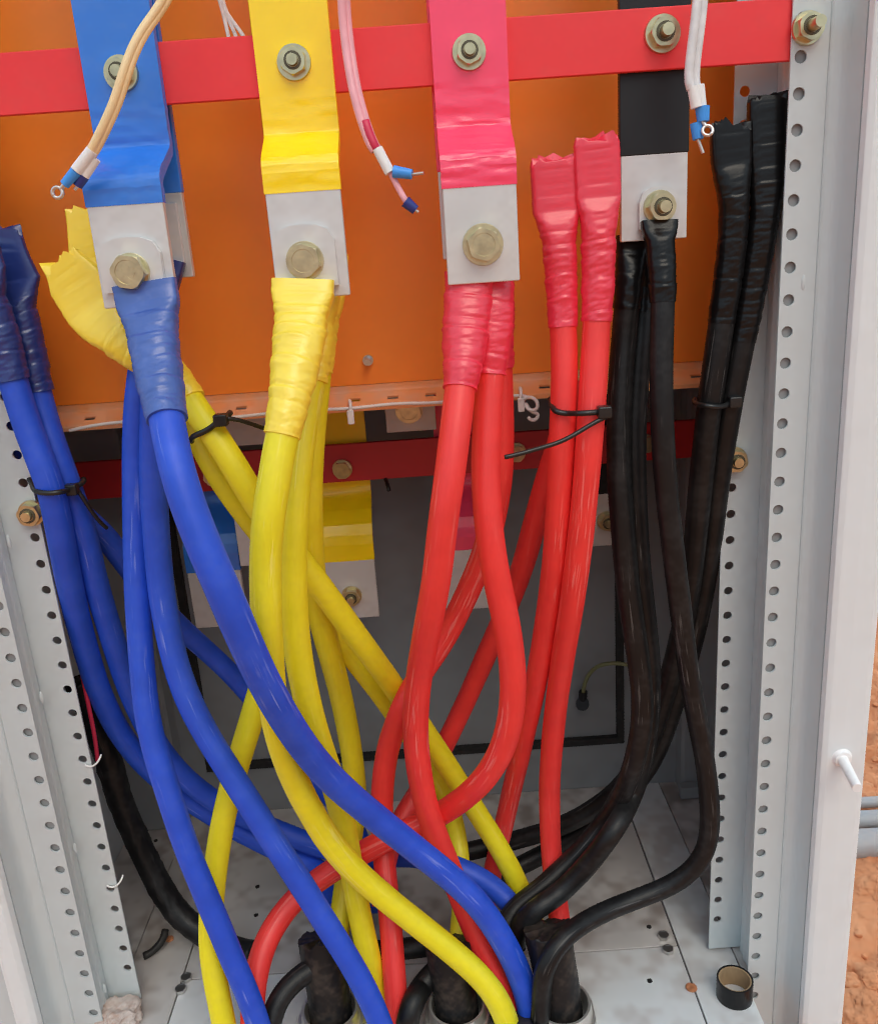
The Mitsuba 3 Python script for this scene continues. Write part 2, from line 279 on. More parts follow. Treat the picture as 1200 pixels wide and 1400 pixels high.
for (u, v) in ((887, 1268), (888, 1342), (350, 1252), (200, 1137), (213, 1150), (352, 1213)):
    q = PZ(u, v, 0.0); put('floor_screw', cyl(q, q+[0, 0, .0008], .0022, n=16), 'rubber', 30, cab)
bolt(cab, P(1103, 38, .599), .0085, .006, .0098, stud=.012, rot=.1)
bolt(cab, P(44, 701, .6245), .0088, .006, .0098, stud=.004)
bolt(cab, P(1003, 628, .6355), .0088, .006, .0098, stud=.004)
q = P(1150, 1035, .569); put('hinge_pin', cyl(q+[0, .001, 0], P(1172, 1078, .533), .0040, .0035, 24)+cyl(q+[0, .001, 0], q-[0, .004, 0], .0085, .006, 24), 'white_pin', 30, cab)
# rear corner clutter: small bracket and screw at the rear right floor corner
q = P(941, 1078, .868); put('corner_bracket', bx(q[0]-.012, q[0]+.012, q[1]-.012, q[1], .001, .016, .001), 'paint_dark', 30, cab)

# ---------------------------------------------------------------- orange barrier plate
orp = thing('orange_barrier_plate', 'large orange painted steel plate with a bent slotted lower lip', 'metal plate')
ztop = ZT-.01
put('plate', bx(-.378, .300, .700, .7016, .524, ztop), 'paint_orange', 20, orp)
lip = xext([(.7008, .5236), (.7008, .5200), (.7000, .5180), (.6985, .5168), (.6835, .5098), (.6825, .5090), (.6822, .5060)], -.378, .300, .0016)
lip = lip - m3.Manifold.batch_boolean([bx(-.0042, .0042, -.0022, .0022, -.02, .02).rotate([25, 0, 0]).translate([x, .6905, .5131]) for x in np.arange(-.36, .29, .0300)], m3.OpType.Add)
put('lip', lip, 'paint_lip', 40, orp)
q = P(503, 492, .700)
put('stud', cyl(q+[0, .001, 0], q-[0, .014, 0], .0027, n=20)+cyl(q, q-[0, .003, 0], .0042, n=24), 'steel', 30, orp)
q = np.array([.2475, .7, .72])
wl = thing('lip_wire', 'thin white wire tied along the lower lip of the orange plate', 'wire')
put('wire_jacket', tube([P(95, 589, .6765), P(200, 575, .6765), P(300, 572, .6765), P(400, 562, .6765), P(480, 558, .6765), P(540, 552, .6765), P(600, 550, .6765), P(700, 541, .6765), P(722, 543, .6765)], .0013), 'plastic_white', True, wl)
for (u, v, lab) in ((479, 562, 'small white tie in the lip slot right of the yellow cables'), (712, 545, 'small white tie in the lip slot above the curled white tie tail')):
    z = thing('lip_tie', lab, 'cable tie'); a = P(u, v-12, .686)
    put('loop', tube([P(u, v-12, .6875), P(u-1, v-14, .680), P(u, v-8, .674), P(u, v+2, .6735), P(u, v+6, .6785)], .0013, .002), 'plastic_white', True, z)
    q = P(u, v+4, .673); put('head', bx(q[0]-.0026, q[0]+.0026, q[1]-.002, q[1]+.002, q[2]-.008, q[2]+.003, .001), 'plastic_white', 30, z)
put('curled_tie_tail', tube([P(714, 550, .675), P(722, 543, .672), P(733, 548, .668), P(733, 559, .668), P(722, 559, .670), P(719, 552, .674), P(726, 562, .678), P(735, 566, .676), P(732, 573, .672), P(722, 570, .670)], .0014, .002), 'plastic_white', True, label='curled white tie tail hanging under the orange lip', cat='cable tie')

# ---------------------------------------------------------------- red support bars
bar = put('support_bar', bx(-.45, .2420, .603, .6078, .7222, .7575, .0008), 'paint_red', 20, label='flat red painted support bar crossing in front of the orange plate', cat='support bar')
rbar = thing('rear_support_bar', 'dark red support bar across the rear below the orange plate', 'support bar')
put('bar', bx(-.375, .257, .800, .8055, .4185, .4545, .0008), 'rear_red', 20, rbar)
for (u, v) in ((468, 641), (292, 650), (705, 618), (880, 606)): bolt(rbar, P(u, v, .7995), .0085, .007, .0095, rot=rng.uniform(0, 1))

# ---------------------------------------------------------------- busbars
def bend(y0, y1, z0, z1, ztop, zbot):
    k = [(y0, ztop), (y0, z0+.020), (y0, z0+.006)]
    w = np.linspace(0, 1, 15)[1:-1]; e = w*w*(3-2*w)
    k += [(y0+(y1-y0)*q, z0+.004+(z1-z0-.008)*p) for q, p in zip(e, w)]
    return k + [(y1, z1-.006), (y1, zbot)]
def wrinkled(mesh, amp, zlo, zhi, sx=60, sz=260, seed=1):
    q = mesh.refine_to_length(.0022).to_mesh(); v = np.array(q.vert_properties[:, :3], float)
    w = np.clip((v[:, 2]-zlo)/.004, 0, 1)*np.clip((zhi-v[:, 2])/.006, 0, 1)
    n = meshkit.fbm(v*[sx, 90, sz], 3, seed)-.5
    v[:, 1] += amp*w*n*2; v[:, 2] += amp*.5*w*(meshkit.fbm(v*[sx, 60, 120]+7, 2, seed)-.5); v[:, 0] += amp*.5*w*np.sign(v[:, 0]-v[:, 0].mean())*n
    return v, np.array(q.tri_verts)
def front_bar(x0, x1, yl, z0, z1, zs, zb, mt, lab, amp, nutpx, seed):
    k = thing('busbar', lab, 'busbar')
    t = .0055
    path = bend(.5992, yl+t/2, z0, z1, ZT-.03, zs)
    put('sleeve', wrinkled(xext(path, x0-.0004, x1+.0004, t+.0012), amp, zs+.0005, z0+.03, seed=seed), mt, 40, k)
    put('bare_end', bx(x0, x1, yl, yl+t, zb, zs+.004, .0009), 'aluminium', 20, k)
    bolt(k, P(*nutpx, .5955), .0082, .0055, .0105, stud=.004, rot=seed)
    return k
bb = front_bar(-.1978, -.1522, .5605, .695, .678, .6625, .603, 'sleeve_blue', 'blue sleeved busbar in front of the red bar, bolted to a blue cable', .0009, (166, 100), 1)
yb = front_bar(-.0922, -.0462, .570, .6965, .681, .6635, .6005, 'sleeve_yellow', 'yellow sleeved busbar in front of the red bar with a bare lower end', .0007, (402, 85), 2)
rb = front_bar(.0158, .0612, .5705, .694, .677, .6595, .6022, 'sleeve_red', 'red sleeved busbar in front of the red bar with a square bare end', .0013, (641, 71), 3)
def rear_bar(x0, x1, y, zs, zb, mt, lab):
    k = thing('busbar', lab, 'busbar')
    put('sleeve', bx(x0-.0005, x1+.0005, y-.0005, y+.0065, zs, ZT-.03, .001), mt, 20, k); put('bare_end', bx(x0, x1, y, y+.006, zb, zs+.003, .0009), 'aluminium', 20, k); return k
bb2 = rear_bar(-.1988, -.1545, .618, .6710, .6172, 'sleeve_blue', 'blue busbar right behind the front blue busbar and mostly hidden by it')
yb2 = rear_bar(-.0960, -.0515, .618, .672, .6172, 'sleeve_yellow', 'yellow busbar directly behind the front yellow busbar, only its bare edge showing')
rb2 = rear_bar(.0148, .0600, .618, .6725, .6170, 'sleeve_red', 'red busbar directly behind the front red busbar, only its bare left edge showing')
kb = thing('busbar', 'black sleeved busbar behind the red bar with a bare silver lower end', 'busbar')
put('sleeve', bx(.1331, .1780, .6090, .6155, .6735, ZT-.03, .001), 'sleeve_black', 20, kb)
put('bare_end', bx(.1336, .1775, .6095, .6150, .6203, .677, .0009), 'aluminium', 20, kb)
bolt(kb, P(905, 46, .6026), .0090, .006, .0112, stud=.007, rot=.5)
# rear (outgoing) busbars
def back_bar(x0, x1, zs, zb, mt, lab, bz=None, bxp=None):
    k = thing('rear_busbar', lab, 'busbar'); t = .0055
    path = [(.8135, .60), (.8135, .412), (.8115, .404), (.806, .397), (.797, .390), (.786, .379), (.7815, .371), (.780, .363), (.780, zs)]
    put('sleeve', xext(path, x0-.0004, x1+.0004, t+.0012), mt, 50, k)
    put('bare_end', bx(x0, x1, .7772, .7828, zb, zs+.003, .0009), 'aluminium_dull', 20, k)
    if bxp is not None: bolt(k, [bxp, .7771, bz], .0085, .007, .0098, stud=.006, rot=.4)
    return k
back_bar(-.2405, -.1905, .3465, .2893, 'sleeve_blue', 'blue tipped rear busbar behind the large front blue cable')
back_bar(-.1155, -.0640, .3475, .2885, 'sleeve_yellow', 'yellow sleeved rear busbar right of the yellow cables', .3125, -.0885)
back_bar(.0005, .0450, .3505, .2895, 'sleeve_red', 'pink red rear busbar partly hidden behind the red cables')
k = thing('rear_busbar', 'black rear busbar with silver end behind the black cables', 'busbar')
put('sleeve', bx(.1450, .1900, .8085, .815, .386, .60, .001), 'sleeve_black', 20, k); put('bare_end', bx(.1455, .1895, .809, .8145, .333, .389, .0009), 'aluminium_dull', 20, k)
bolt(k, P(829, 712, .8085), .0085, .007, .0098, stud=.004)
k = thing('rear_terminal_plate', 'bare silver plate with a bolt just under the orange lip', 'metal plate')
put('plate', bx(-.0420, .0030, .780, .7855, .4665, .56, .0009), 'aluminium_dull', 20, k); bolt(k, [-.0205, .7798, .4865], .0115, .007, .0125)
k = thing('rear_terminal_plate', 'narrow silver strip between the blue and yellow rear busbars', 'metal plate')
put('plate', bx(-.188, -.176, .770, .776, .352, .412, .0009), 'aluminium_dull', 20, k)
k = thing('rear_terminal_plate', 'silver plate beside the tied yellow cable under the orange lip', 'metal plate')
put('plate', bx(-.208, -.150, .790, .7955, .462, .56, .0009), 'aluminium_dull', 20, k)

# ---------------------------------------------------------------- power cables
# name, colour, points (u, v, depth), tape list [(v, half width, half thickness, exponent)...] or None, label
C = {}
def cable(key, col, pts, lab, tape=None, lug=None, r=.0103, tapemat=None, grp=None): C[key] = dict(col=col, pts=pts, lab=lab, tape=tape, lug=lug, r=r, tm=tapemat)
R0 = .0103
cable('B1', 'blue', [(197, 386, .556), (205, 430, .550), (213, 485, .535), (224, 550, .515), (242, 640, .49), (272, 730, .478), (306, 810, .475), (343, 895, .485), (388, 980, .51), (445, 1057, .535), (515, 1119, .555), (585, 1175, .565), (647, 1230, .57), (692, 1295, .572), (716, 1350, .570), (727, 1410, .565)],
      'blue cable on the front blue busbar sweeping in front to the lower centre', [(384, .0195, .0045, 5), (415, .0192, .006, 4), (440, .0165, .0095, 3), (470, .0150, .0118, 2.4), (520, .0142, .0122, 2.1), (545, .0130, .0122, 2), (568, .0119, .0119, 2)])
cable('B2', 'blue', [(226, 352, .614), (213, 410, .612), (196, 490, .612), (187, 570, .612), (185, 640, .610), (186, 740, .605), (188, 810, .598), (192, 880, .590), (198, 950, .580), (208, 1010, .572), (224, 1065, .565), (245, 1130, .56), (267, 1190, .556), (292, 1250, .553), (317, 1310, .55), (342, 1370, .548), (356, 1412, .545)],
      'blue cable straight down along the left, ending at the bottom left edge', [(350, .0135, .0045, 5), (385, .0130, .006, 4), (430, .0118, .011, 2), (480, .0115, .0115, 2)], tapemat='tape_navy')
cable('B3', 'blue', [(214, 412, .606), (214, 450, .602), (213, 500, .592), (211, 570, .590), (210, 640, .592), (212, 700, .594), (217, 770, .594), (224, 830, .590), (236, 890, .584), (253, 945, .578), (277, 995, .572), (312, 1053, .565), (347, 1108, .56), (380, 1160, .557), (415, 1214, .555), (445, 1262, .553), (478, 1315, .55), (505, 1365, .548), (524, 1412, .545)],
      'blue cable crossing the left yellow cable and ending at the bottom centre', [(410, .0105, .0105, 2), (480, .0115, .0115, 2)])
free_lug = lambda v0, w=.0235, n=.0150, L=1.0: [(v0, w*.86, .0030, 4), (v0+12*L, w, .0034, 4.5), (v0+72*L, w, .0040, 4.5), (v0+100*L, w*.80, .0075, 3), (v0+122*L, n, .0115, 2.3), (v0+170*L, n*.95, .0125, 2), (v0+225*L, n*.88, .0122, 2), (v0+262*L, .0120, .0118, 2)]
cable('B4', 'blue', [(-46, 340, 0.612), (-30, 390, 0.612), (-6, 440, 0.612), (12, 500, 0.611), (27, 550, 0.61), (48, 610, 0.608), (68, 665, 0.608), (85, 745, 0.622), (100, 820, 0.636), (118, 890, 0.652), (142, 960, 0.67), (178, 1022, 0.688), (225, 1070, 0.7), (280, 1108, 0.71), (340, 1143, 0.71), (400, 1172, 0.705), (438, 1192, 0.69), (453, 1225, 0.66), (457, 1290, 0.612)],
      'front blue cable of the tied left bundle, its taped lug cut off by the frame', free_lug(322, .0225, .0145, .75), tapemat='tape_navy')
cable('B5', 'blue', [(4, 312, 0.637), (9, 370, 0.637), (31, 445, 0.636), (46, 510, 0.634), (62, 575, 0.63), (88, 650, 0.624), (112, 720, 0.632), (132, 800, 0.645), (153, 870, 0.66), (176, 940, 0.673), (210, 1010, 0.685), (255, 1066, 0.692), (310, 1105, 0.7), (360, 1128, 0.705), (405, 1146, 0.7), (460, 1165, 0.7), (520, 1172, 0.69), (570, 1172, 0.665), (620, 1185, 0.65), (665, 1207, 0.64), (700, 1240, 0.63), (722, 1290, 0.612)],
      'rear blue cable of the tied left bundle with a dark taped lug standing free', [(308, .0110, .0032, 4), (320, .0140, .0034, 4.5), (384, .0215, .0040, 4.5), (400, .0180, .0065, 3), (420, .0140, .0110, 2.3), (470, .0130, .0122, 2), (530, .0120, .0118, 2)], tapemat='tape_navy')
cable('B6', 'blue', [(-16, 450, .655), (0, 510, .655), (16, 565, .653), (38, 620, .648), (74, 668, .645), (112, 705, 0.645), (140, 730, 0.66), (175, 775, 0.68), (215, 825, 0.7), (260, 870, 0.72), (300, 906, 0.73), (340, 948, 0.735), (385, 1005, 0.735), (430, 1065, 0.735), (480, 1125, 0.73), (505, 1185, 0.7), (515, 1240, 0.66)],
      'dark blue cable leaving the left bundle diagonally towards the rear', None)
cable('Y1', 'yellow', [(414, 382, .560), (412, 430, .552), (405, 490, .535), (393, 560, .518), (381, 620, .508), (368, 700, .50), (363, 770, .50), (364, 840, .50), (368, 905, .508), (377, 985, .525), (398, 1055, .543), (424, 1108, .553), (455, 1157, .560), (500, 1205, .565), (550, 1247, .568), (600, 1287, .568), (645, 1325, .565), (677, 1363, .56), (696, 1412, .555)],
      'yellow cable on the front yellow busbar curving right to the bottom centre', [(378, .0192, .0045, 5), (402, .0190, .0070, 4), (430, .0172, .0105, 3), (470, .0165, .0125, 2.4), (510, .0150, .0125, 2.1), (550, .0128, .0122, 2), (592, .0115, .0115, 2)])
cable('Y2', 'yellow', [(432, 360, .606), (432, 430, .590), (427, 500, .575), (416, 570, .565), (407, 640, .555), (402, 710, .548), (400, 780, .545), (403, 850, .545), (412, 920, .55), (427, 985, .56), (443, 1035, .578), (462, 1095, .595), (475, 1155, .600), (485, 1215, .598), (500, 1290, .59), (515, 1355, .58), (528, 1412, .57)],
      'middle yellow cable of the front group running down behind the front blue cable', [(350, .018, .0045, 5), (400, .016, .007, 4), (440, .0128, .0118, 2), (520, .0118, .0118, 2)])
cable('Y3', 'yellow', [(440, 352, .618), (440, 430, .606), (434, 510, .598), (426, 590, .592), (423, 660, .59), (424, 730, .595), (430, 800, .61), (443, 865, .63), (458, 920, .645), (471, 975, .66), (482, 1040, .67), (486, 1100, .67), (480, 1150, .66), (473, 1200, .645), (466, 1250, .625), (460, 1300, .605)],
      'rear yellow cable of the front group, shaded and ending at the left gland', [(350, .018, .0045, 5), (400, .016, .007, 4), (440, .0128, .0118, 2), (500, .0118, .0118, 2)])
cable('Y4', 'yellow', [(422, 470, .628), (408, 560, .625), (396, 660, .618), (388, 760, .612), (378, 860, .608), (360, 930, .606), (342, 990, .602), (325, 1045, .598), (308, 1110, .592), (297, 1170, .585), (290, 1230, .578), (288, 1290, .568), (296, 1350, .558), (308, 1412, .55)],
      'yellow cable leaning left behind two blue cables to the bottom left', None)
cable('Y5', 'yellow', [(85, 358, .606), (118, 408, .606), (148, 448, .604), (190, 482, .60), (228, 506, .595), (258, 545, .588), (290, 590, .58), (328, 650, .575), (362, 705, .58), (400, 755, .585), (436, 800, .59), (480, 860, .60), (528, 925, .62), (568, 982, .64), (607, 1040, .655), (648, 1105, .66), (688, 1170, .655), (718, 1232, .635), (738, 1290, .61)],
      'yellow cable crossing diagonally from the free taped lug to the right gland', [(346, .0120, .0030, 5), (356, .0130, .0034, 5), (385, .0190, .004, 5), (420, .0195, .0045, 5), (440, .0180, .007, 3), (458, .0160, .010, 2.5), (480, .0150, .012, 2), (515, .0135, .0122, 2), (548, .0120, .0118, 2)])
cable('Y6', 'yellow', [(118, 286, .630), (136, 345, .630), (158, 420, .630), (190, 478, .628), (232, 530, .622), (268, 592, .612), (302, 655, .608), (345, 715, .612), (390, 775, .62), (430, 830, .63), (475, 890, .645), (522, 952, .665), (560, 1005, .68), (592, 1050, .69), (614, 1100, .69), (626, 1155, .68), (631, 1215, .65), (627, 1290, .61)],
      'shaded yellow cable behind the diagonal one, ending at the middle gland', [(280, .0120, .0030, 5), (292, .0150, .0034, 5), (350, .0215, .004, 5), (385, .018, .007, 3), (415, .0150, .010, 2.5), (470, .0140, .012, 2), (530, .012, .0118, 2)])
cable('R1', 'red', [(641, 372, .584), (638, 430, .578), (633, 490, .566), (626, 555, .552), (617, 630, .54), (607, 705, .535), (597, 785, .54), (586, 850, .552), (574, 920, .575), (568, 990, .59), (573, 1055, .595), (588, 1120, .60), (609, 1175, .602), (632, 1232, .60), (655, 1288, .592), (682, 1345, .58), (702, 1412, .57)],
      'front red cable from the red busbar running straight down with scuffs', [(370, .0165, .0095, 2.4), (440, .0160, .0125, 2.2), (478, .0148, .0128, 2), (512, .0125, .0123, 2), (525, .0115, .0115, 2)])
cable('R2', 'red', [(672, 375, .592), (673, 440, .586), (670, 510, .58), (665, 590, .572), (664, 660, .565), (670, 735, .56), (682, 805, .56), (695, 870, .562), (701, 930, .566), (697, 985, .572), (682, 1032, .58), (655, 1072, .592), (618, 1103, .612), (575, 1127, .625), (530, 1148, .625), (485, 1172, .622), (440, 1200, .618), (402, 1232, .61), (372, 1272, .595), (352, 1325, .575), (345, 1412, .555)],
      'red cable with a wide loop on the right, returning left under the blue cable', [(370, .0150, .0095, 2.4), (440, .0145, .0125, 2.2), (490, .0125, .0125, 2), (505, .0115, .0115, 2)])
cable('R3', 'red', [(676, 372, .622), (680, 460, .618), (684, 550, .615), (684, 630, .615), (676, 700, .62), (658, 765, .63), (632, 825, .638), (603, 880, .64), (570, 930, .632), (545, 980, .628), (528, 1035, .628), (522, 1095, .628), (523, 1150, .625), (529, 1215, .612), (535, 1280, .595), (540, 1345, .58), (543, 1412, .565)],
      'red cable passing behind the front red one and bulging left before dropping', [(370, .0150, .0095, 2.4), (440, .0135, .0125, 2.2), (500, .0115, .0115, 2)])
cable('R4', 'red', [(758, 220, .602), (760, 270, .602), (765, 350, .600), (769, 430, .597), (771, 500, .592), (769, 580, .588), (765, 665, .59), (757, 770, .60), (747, 850, .62), (734, 925, .64), (718, 1000, .665), (702, 1070, .69), (688, 1130, .70), (674, 1190, .69), (664, 1240, .665), (658, 1295, .63)],
      'left red cable of the taped pair tied to the black cables', [(216, .0138, .0036, 4), (226, .0158, .0042, 5), (290, .0155, .005, 5), (306, .0132, .008, 3), (330, .0128, .011, 2.3), (400, .0120, .0116, 2), (445, .0112, .0112, 2)])
cable('R5', 'red', [(815, 190, .598), (817, 250, .598), (818, 330, .596), (816, 420, .592), (812, 500, .586), (808, 570, .580), (801, 660, .580), (793, 740, .588), (783, 815, .60), (771, 890, .618), (760, 965, .638), (753, 1040, .655), (751, 1105, .662), (754, 1170, .655), (761, 1230, .63), (767, 1290, .60)],
      'right red cable of the taped pair running down to the right gland', [(186, .0122, .0036, 4), (197, .0146, .0042, 5), (270, .0144, .005, 5), (290, .0126, .008, 3), (320, .0126, .011, 2.3), (390, .0122, .0118, 2), (432, .0112, .0112, 2)])
cable('R6', 'red', [(780, 520, .622), (766, 600, .622), (745, 665, .63), (727, 730, .645), (709, 790, .665), (690, 838, .68), (668, 888, .69), (645, 940, .70), (622, 990, .705), (598, 1038, .705), (570, 1085, .70), (545, 1128, .68), (528, 1180, .655), (522, 1240, .63)],
      'red cable slanting down left behind the looped red cable', None)
cable('K1', 'black', [(901, 302, .603), (902, 330, .600), (905, 380, .596), (905, 440, .592), (904, 520, .588), (906, 600, .585), (911, 670, .585), (918, 735, .585), (926, 800, .587), (934, 865, .59), (942, 925, .592), (953, 985, .595), (964, 1045, .598), (970, 1105, .60), (966, 1155, .602), (943, 1192, .605), (900, 1218, .607), (850, 1237, .600), (803, 1259, .585), (774, 1280, .570), (753, 1306, .560), (742, 1338, .556), (738, 1395, .552)],
      'black cable bolted to the black busbar, looping low right into the right gland', [(298, .0122, .0040, 5), (314, .0116, .005, 4), (330, .0094, .0080, 2.5), (390, .0092, .0092, 2), (410, .0086, .0086, 2)], r=.0079)
cable('K2', 'black', [(864, 322, .624), (858, 400, .622), (851, 480, .618), (846, 560, .612), (846, 640, .608), (851, 720, .606), (858, 800, .606), (868, 870, .606), (876, 930, .608), (877, 985, .612), (866, 1045, .62), (845, 1095, .628), (812, 1142, .63), (772, 1185, .628), (730, 1222, .622), (700, 1248, .615), (688, 1290, .605)],
      'left black cable of the pair hanging behind the black busbar', [(320, .0110, .006, 4), (380, .0100, .0098, 2), (420, .0093, .0093, 2)], r=.0087)
cable('K3', 'black', [(884, 322, .628), (880, 400, .626), (874, 480, .622), (868, 560, .618), (867, 640, .614), (870, 720, .612), (876, 800, .612), (884, 870, .614), (888, 930, .616), (886, 985, .62), (877, 1045, .628), (858, 1100, .634), (828, 1150, .634), (792, 1195, .63), (755, 1228, .622), (722, 1252, .615), (705, 1295, .605)],
      'right black cable of the pair hanging behind the black busbar', [(320, .0110, .006, 4), (380, .0100, .0098, 2), (420, .0093, .0093, 2)], r=.0087)
cable('K4', 'black', [(999, 172, .612), (999, 215, .612), (1003, 280, .612), (999, 350, .612), (989, 420, .612), (979, 490, .612), (969, 560, .614), (961, 630, .62), (953, 710, .63), (944, 790, .642), (932, 860, .655), (917, 920, .665), (901, 975, .672), (884, 1020, .68), (855, 1068, .69), (808, 1108, .70), (755, 1134, .705), (700, 1150, .71), (650, 1162, .71), (608, 1170, .70)],
      'left black cable of the right taped pair, running behind to the rear floor', [(166, .0115, .004, 4), (178, .0130, .0045, 5), (222, .0128, .0055, 4), (252, .0108, .0085, 3), (280, .0098, .0098, 2), (380, .0096, .0096, 2), (440, .0092, .0092, 2)], r=.0087)
cable('K5', 'black', [(1050, 130, .616), (1049, 190, .616), (1046, 260, .616), (1038, 330, .616), (1026, 405, .616), (1012, 480, .616), (998, 555, .618), (986, 625, .624), (976, 700, .632), (966, 780, .644), (953, 850, .656), (936, 915, .668), (917, 975, .68), (896, 1030, .69), (862, 1080, .70), (815, 1124, .708), (765, 1156, .71), (715, 1182, .705), (672, 1205, .69)],
      'right black cable of the right taped pair beside the perforated upright', [(126, .0125, .004, 4), (138, .0130, .005, 5), (220, .0130, .007, 4), (290, .0105, .0100, 2.5), (400, .0098, .0098, 2), (460, .0092, .0092, 2)], r=.0087)
cable('K6', 'black', [(668, 1278, .628), (630, 1287, .622), (590, 1293, .616), (548, 1298, .610), (500, 1303, .602), (455, 1311, .592), (415, 1332, .58), (385, 1362, .568), (370, 1400, .556), (366, 1440, .548)],
      'black cable arching low from the middle gland to the bottom left', None, r=.0088)
cable('K7', 'black', [(655, 1296, .606), (625, 1308, .600), (598, 1326, .592), (575, 1352, .58), (560, 1385, .568), (553, 1440, .55)],
      'short black cable bending from the middle gland to the bottom centre', None, r=.0092)
cable('K8', 'black', [(105, 930, .700), (128, 985, .700), (148, 1040, .700), (165, 1095, .700), (188, 1150, .70), (215, 1205, .695), (250, 1255, .685), (300, 1290, .67), (350, 1305, .655)],
      'thick rough black cable curving behind the left upright', None, r=.0112)

RAD = {'B1': 0.0102, 'B2': 0.0092, 'B3': 0.0094, 'B4': 0.0097, 'B5': 0.0095, 'B6': 0.0092, 'Y1': 0.0098, 'Y2': 0.0096, 'Y3': 0.0094, 'Y4': 0.0094, 'Y5': 0.0092, 'Y6': 0.0088, 'R1': 0.0098, 'R2': 0.0097, 'R3': 0.0094, 'R4': 0.009, 'R5': 0.0092, 'R6': 0.009}
for k, q in RAD.items(): C[k]['r'] = q
for k, c in C.items():
    if c['tape'] and k in RAD: c['tape'] = [(a, w*c['r']/.0103, h*c['r']/.0103, e) if h > .0088 else (a, w, h, e) for a, w, h, e in c['tape']]
# sample the centre lines, then push cables that touch apart along the line of sight
N = 110
keys = list(C)
for k in keys:
    c = C[k]; p3 = np.array([P(*q) for q in c['pts']]); c['c'] = curve(p3, .004); c['n'] = len(c['c'])
    w = np.linspace(0, c['n']-1, N); c['s'] = np.column_stack([np.interp(w, np.arange(c['n']), c['c'][:, q]) for q in range(3)])
cam0 = np.array([0, 0, HC])
from scipy.spatial import cKDTree
own = np.repeat(np.arange(len(keys)), N); loc = np.tile(np.arange(N), len(keys)); rad = np.repeat([C[k]['r'] for k in keys], N)
free_pt = (loc >= 4) & (loc <= N-5)
for it in range(90):
    allp = np.vstack([C[k]['s'] for k in keys]); pr = cKDTree(allp).query_pairs(.026, output_type='ndarray')
    i, j = pr[:, 0], pr[:, 1]; dist = np.linalg.norm(allp[i]-allp[j], axis=1); need = (rad[i]+rad[j])*1.01
    ok = (own[i] != own[j]) & free_pt[i] & free_pt[j] & (dist < need); i, j = i[ok], j[ok]
    push = (need-dist)[ok]*.30; sg = np.where(allp[i, 1] >= allp[j, 1], 1.0, -1.0)
    up, dn = np.zeros(len(allp)), np.zeros(len(allp))
    for q, w in ((i, sg*push), (j, -sg*push)): np.maximum.at(up, q, w); np.minimum.at(dn, q, w)
    D = (up+dn).reshape(len(keys), N)
    for n_, k in enumerate(keys): C[k]['d'] = D[n_]
    mx = 0
    for k in keys:
        d = C[k]['d']; mx = max(mx, np.abs(d).max())
        if not d.any(): continue
        w = np.exp(-np.arange(-7, 8)**2/18.0); d = np.convolve(d, w/w.sum()*1.6, 'same'); d *= np.clip(np.minimum(np.arange(N), N-1-np.arange(N))/8.0, 0, 1)
        q = C[k]['s']; e = q-cam0; e /= np.linalg.norm(e, axis=1, keepdims=True); q = q+e*d[:, None]
        q[:, 1] = np.minimum(q[:, 1], .878); C[k]['s'] = q
    if mx < 2e-4: break
for k in keys:
    c = C[k]; c['s'][:, 2] = np.maximum(c['s'][:, 2], c['r']*1.02)
    sm = c['s'].copy(); sm[1:-1] = (sm[:-2]+2*sm[1:-1]+sm[2:])/4; c['c'] = curve(sm[np.r_[0:N-2:3, N-1]], .004)

TAPE = dict(blue='tape_blue', yellow='tape_yellow', red='tape_red', black='tape_black')
def vpix(c):
    q = c-cam0; return 700+FPX*(q@down)/(q@fwd)
def tape_disp(c, th_n, amp, seed, thick):
    g = np.random.default_rng(100+seed)
    s = np.r_[0, np.cumsum(np.linalg.norm(np.diff(c, axis=0), axis=1))]; th = np.arange(th_n)*2*np.pi/th_n; cs, sn = np.cos(th)[None], np.sin(th)[None]
    warp = s[:, None] + .0016*np.cos(th+seed)[None] + .004*(meshkit.fbm(np.stack(np.broadcast_arrays(cs*.9, sn*.9, s[:, None]*40), -1)+seed, 2, seed)-.5)
    out = 0.0; e = .006
    while e < s[-1]:                     # edges of the tape turns: a small step each, with a crease before it
        h = g.uniform(.25, 1.0)*amp; w = g.uniform(.0005, .0012)
        out = out + h*.55*(1/(1+np.exp(-(warp-e)/(w*.5))) - np.clip((warp-e+.012)/.024, 0, 1)) - .5*h*np.exp(-((warp-e)/w)**2)
        e += g.uniform(.006, .017)
    n = meshkit.fbm(np.stack(np.broadcast_arrays(cs*1.2, sn*1.2, s[:, None]*120), -1)+seed*3, 3, seed)-.5
    f = meshkit.fbm(np.stack(np.broadcast_arrays(cs*1.8, sn*1.8, warp*330), -1)+seed*5, 3, seed+4)-.5
    return (out + amp*(1.1*n + 1.0*f))*np.clip((thick-.002)/.008, .28, 1)[:, None]
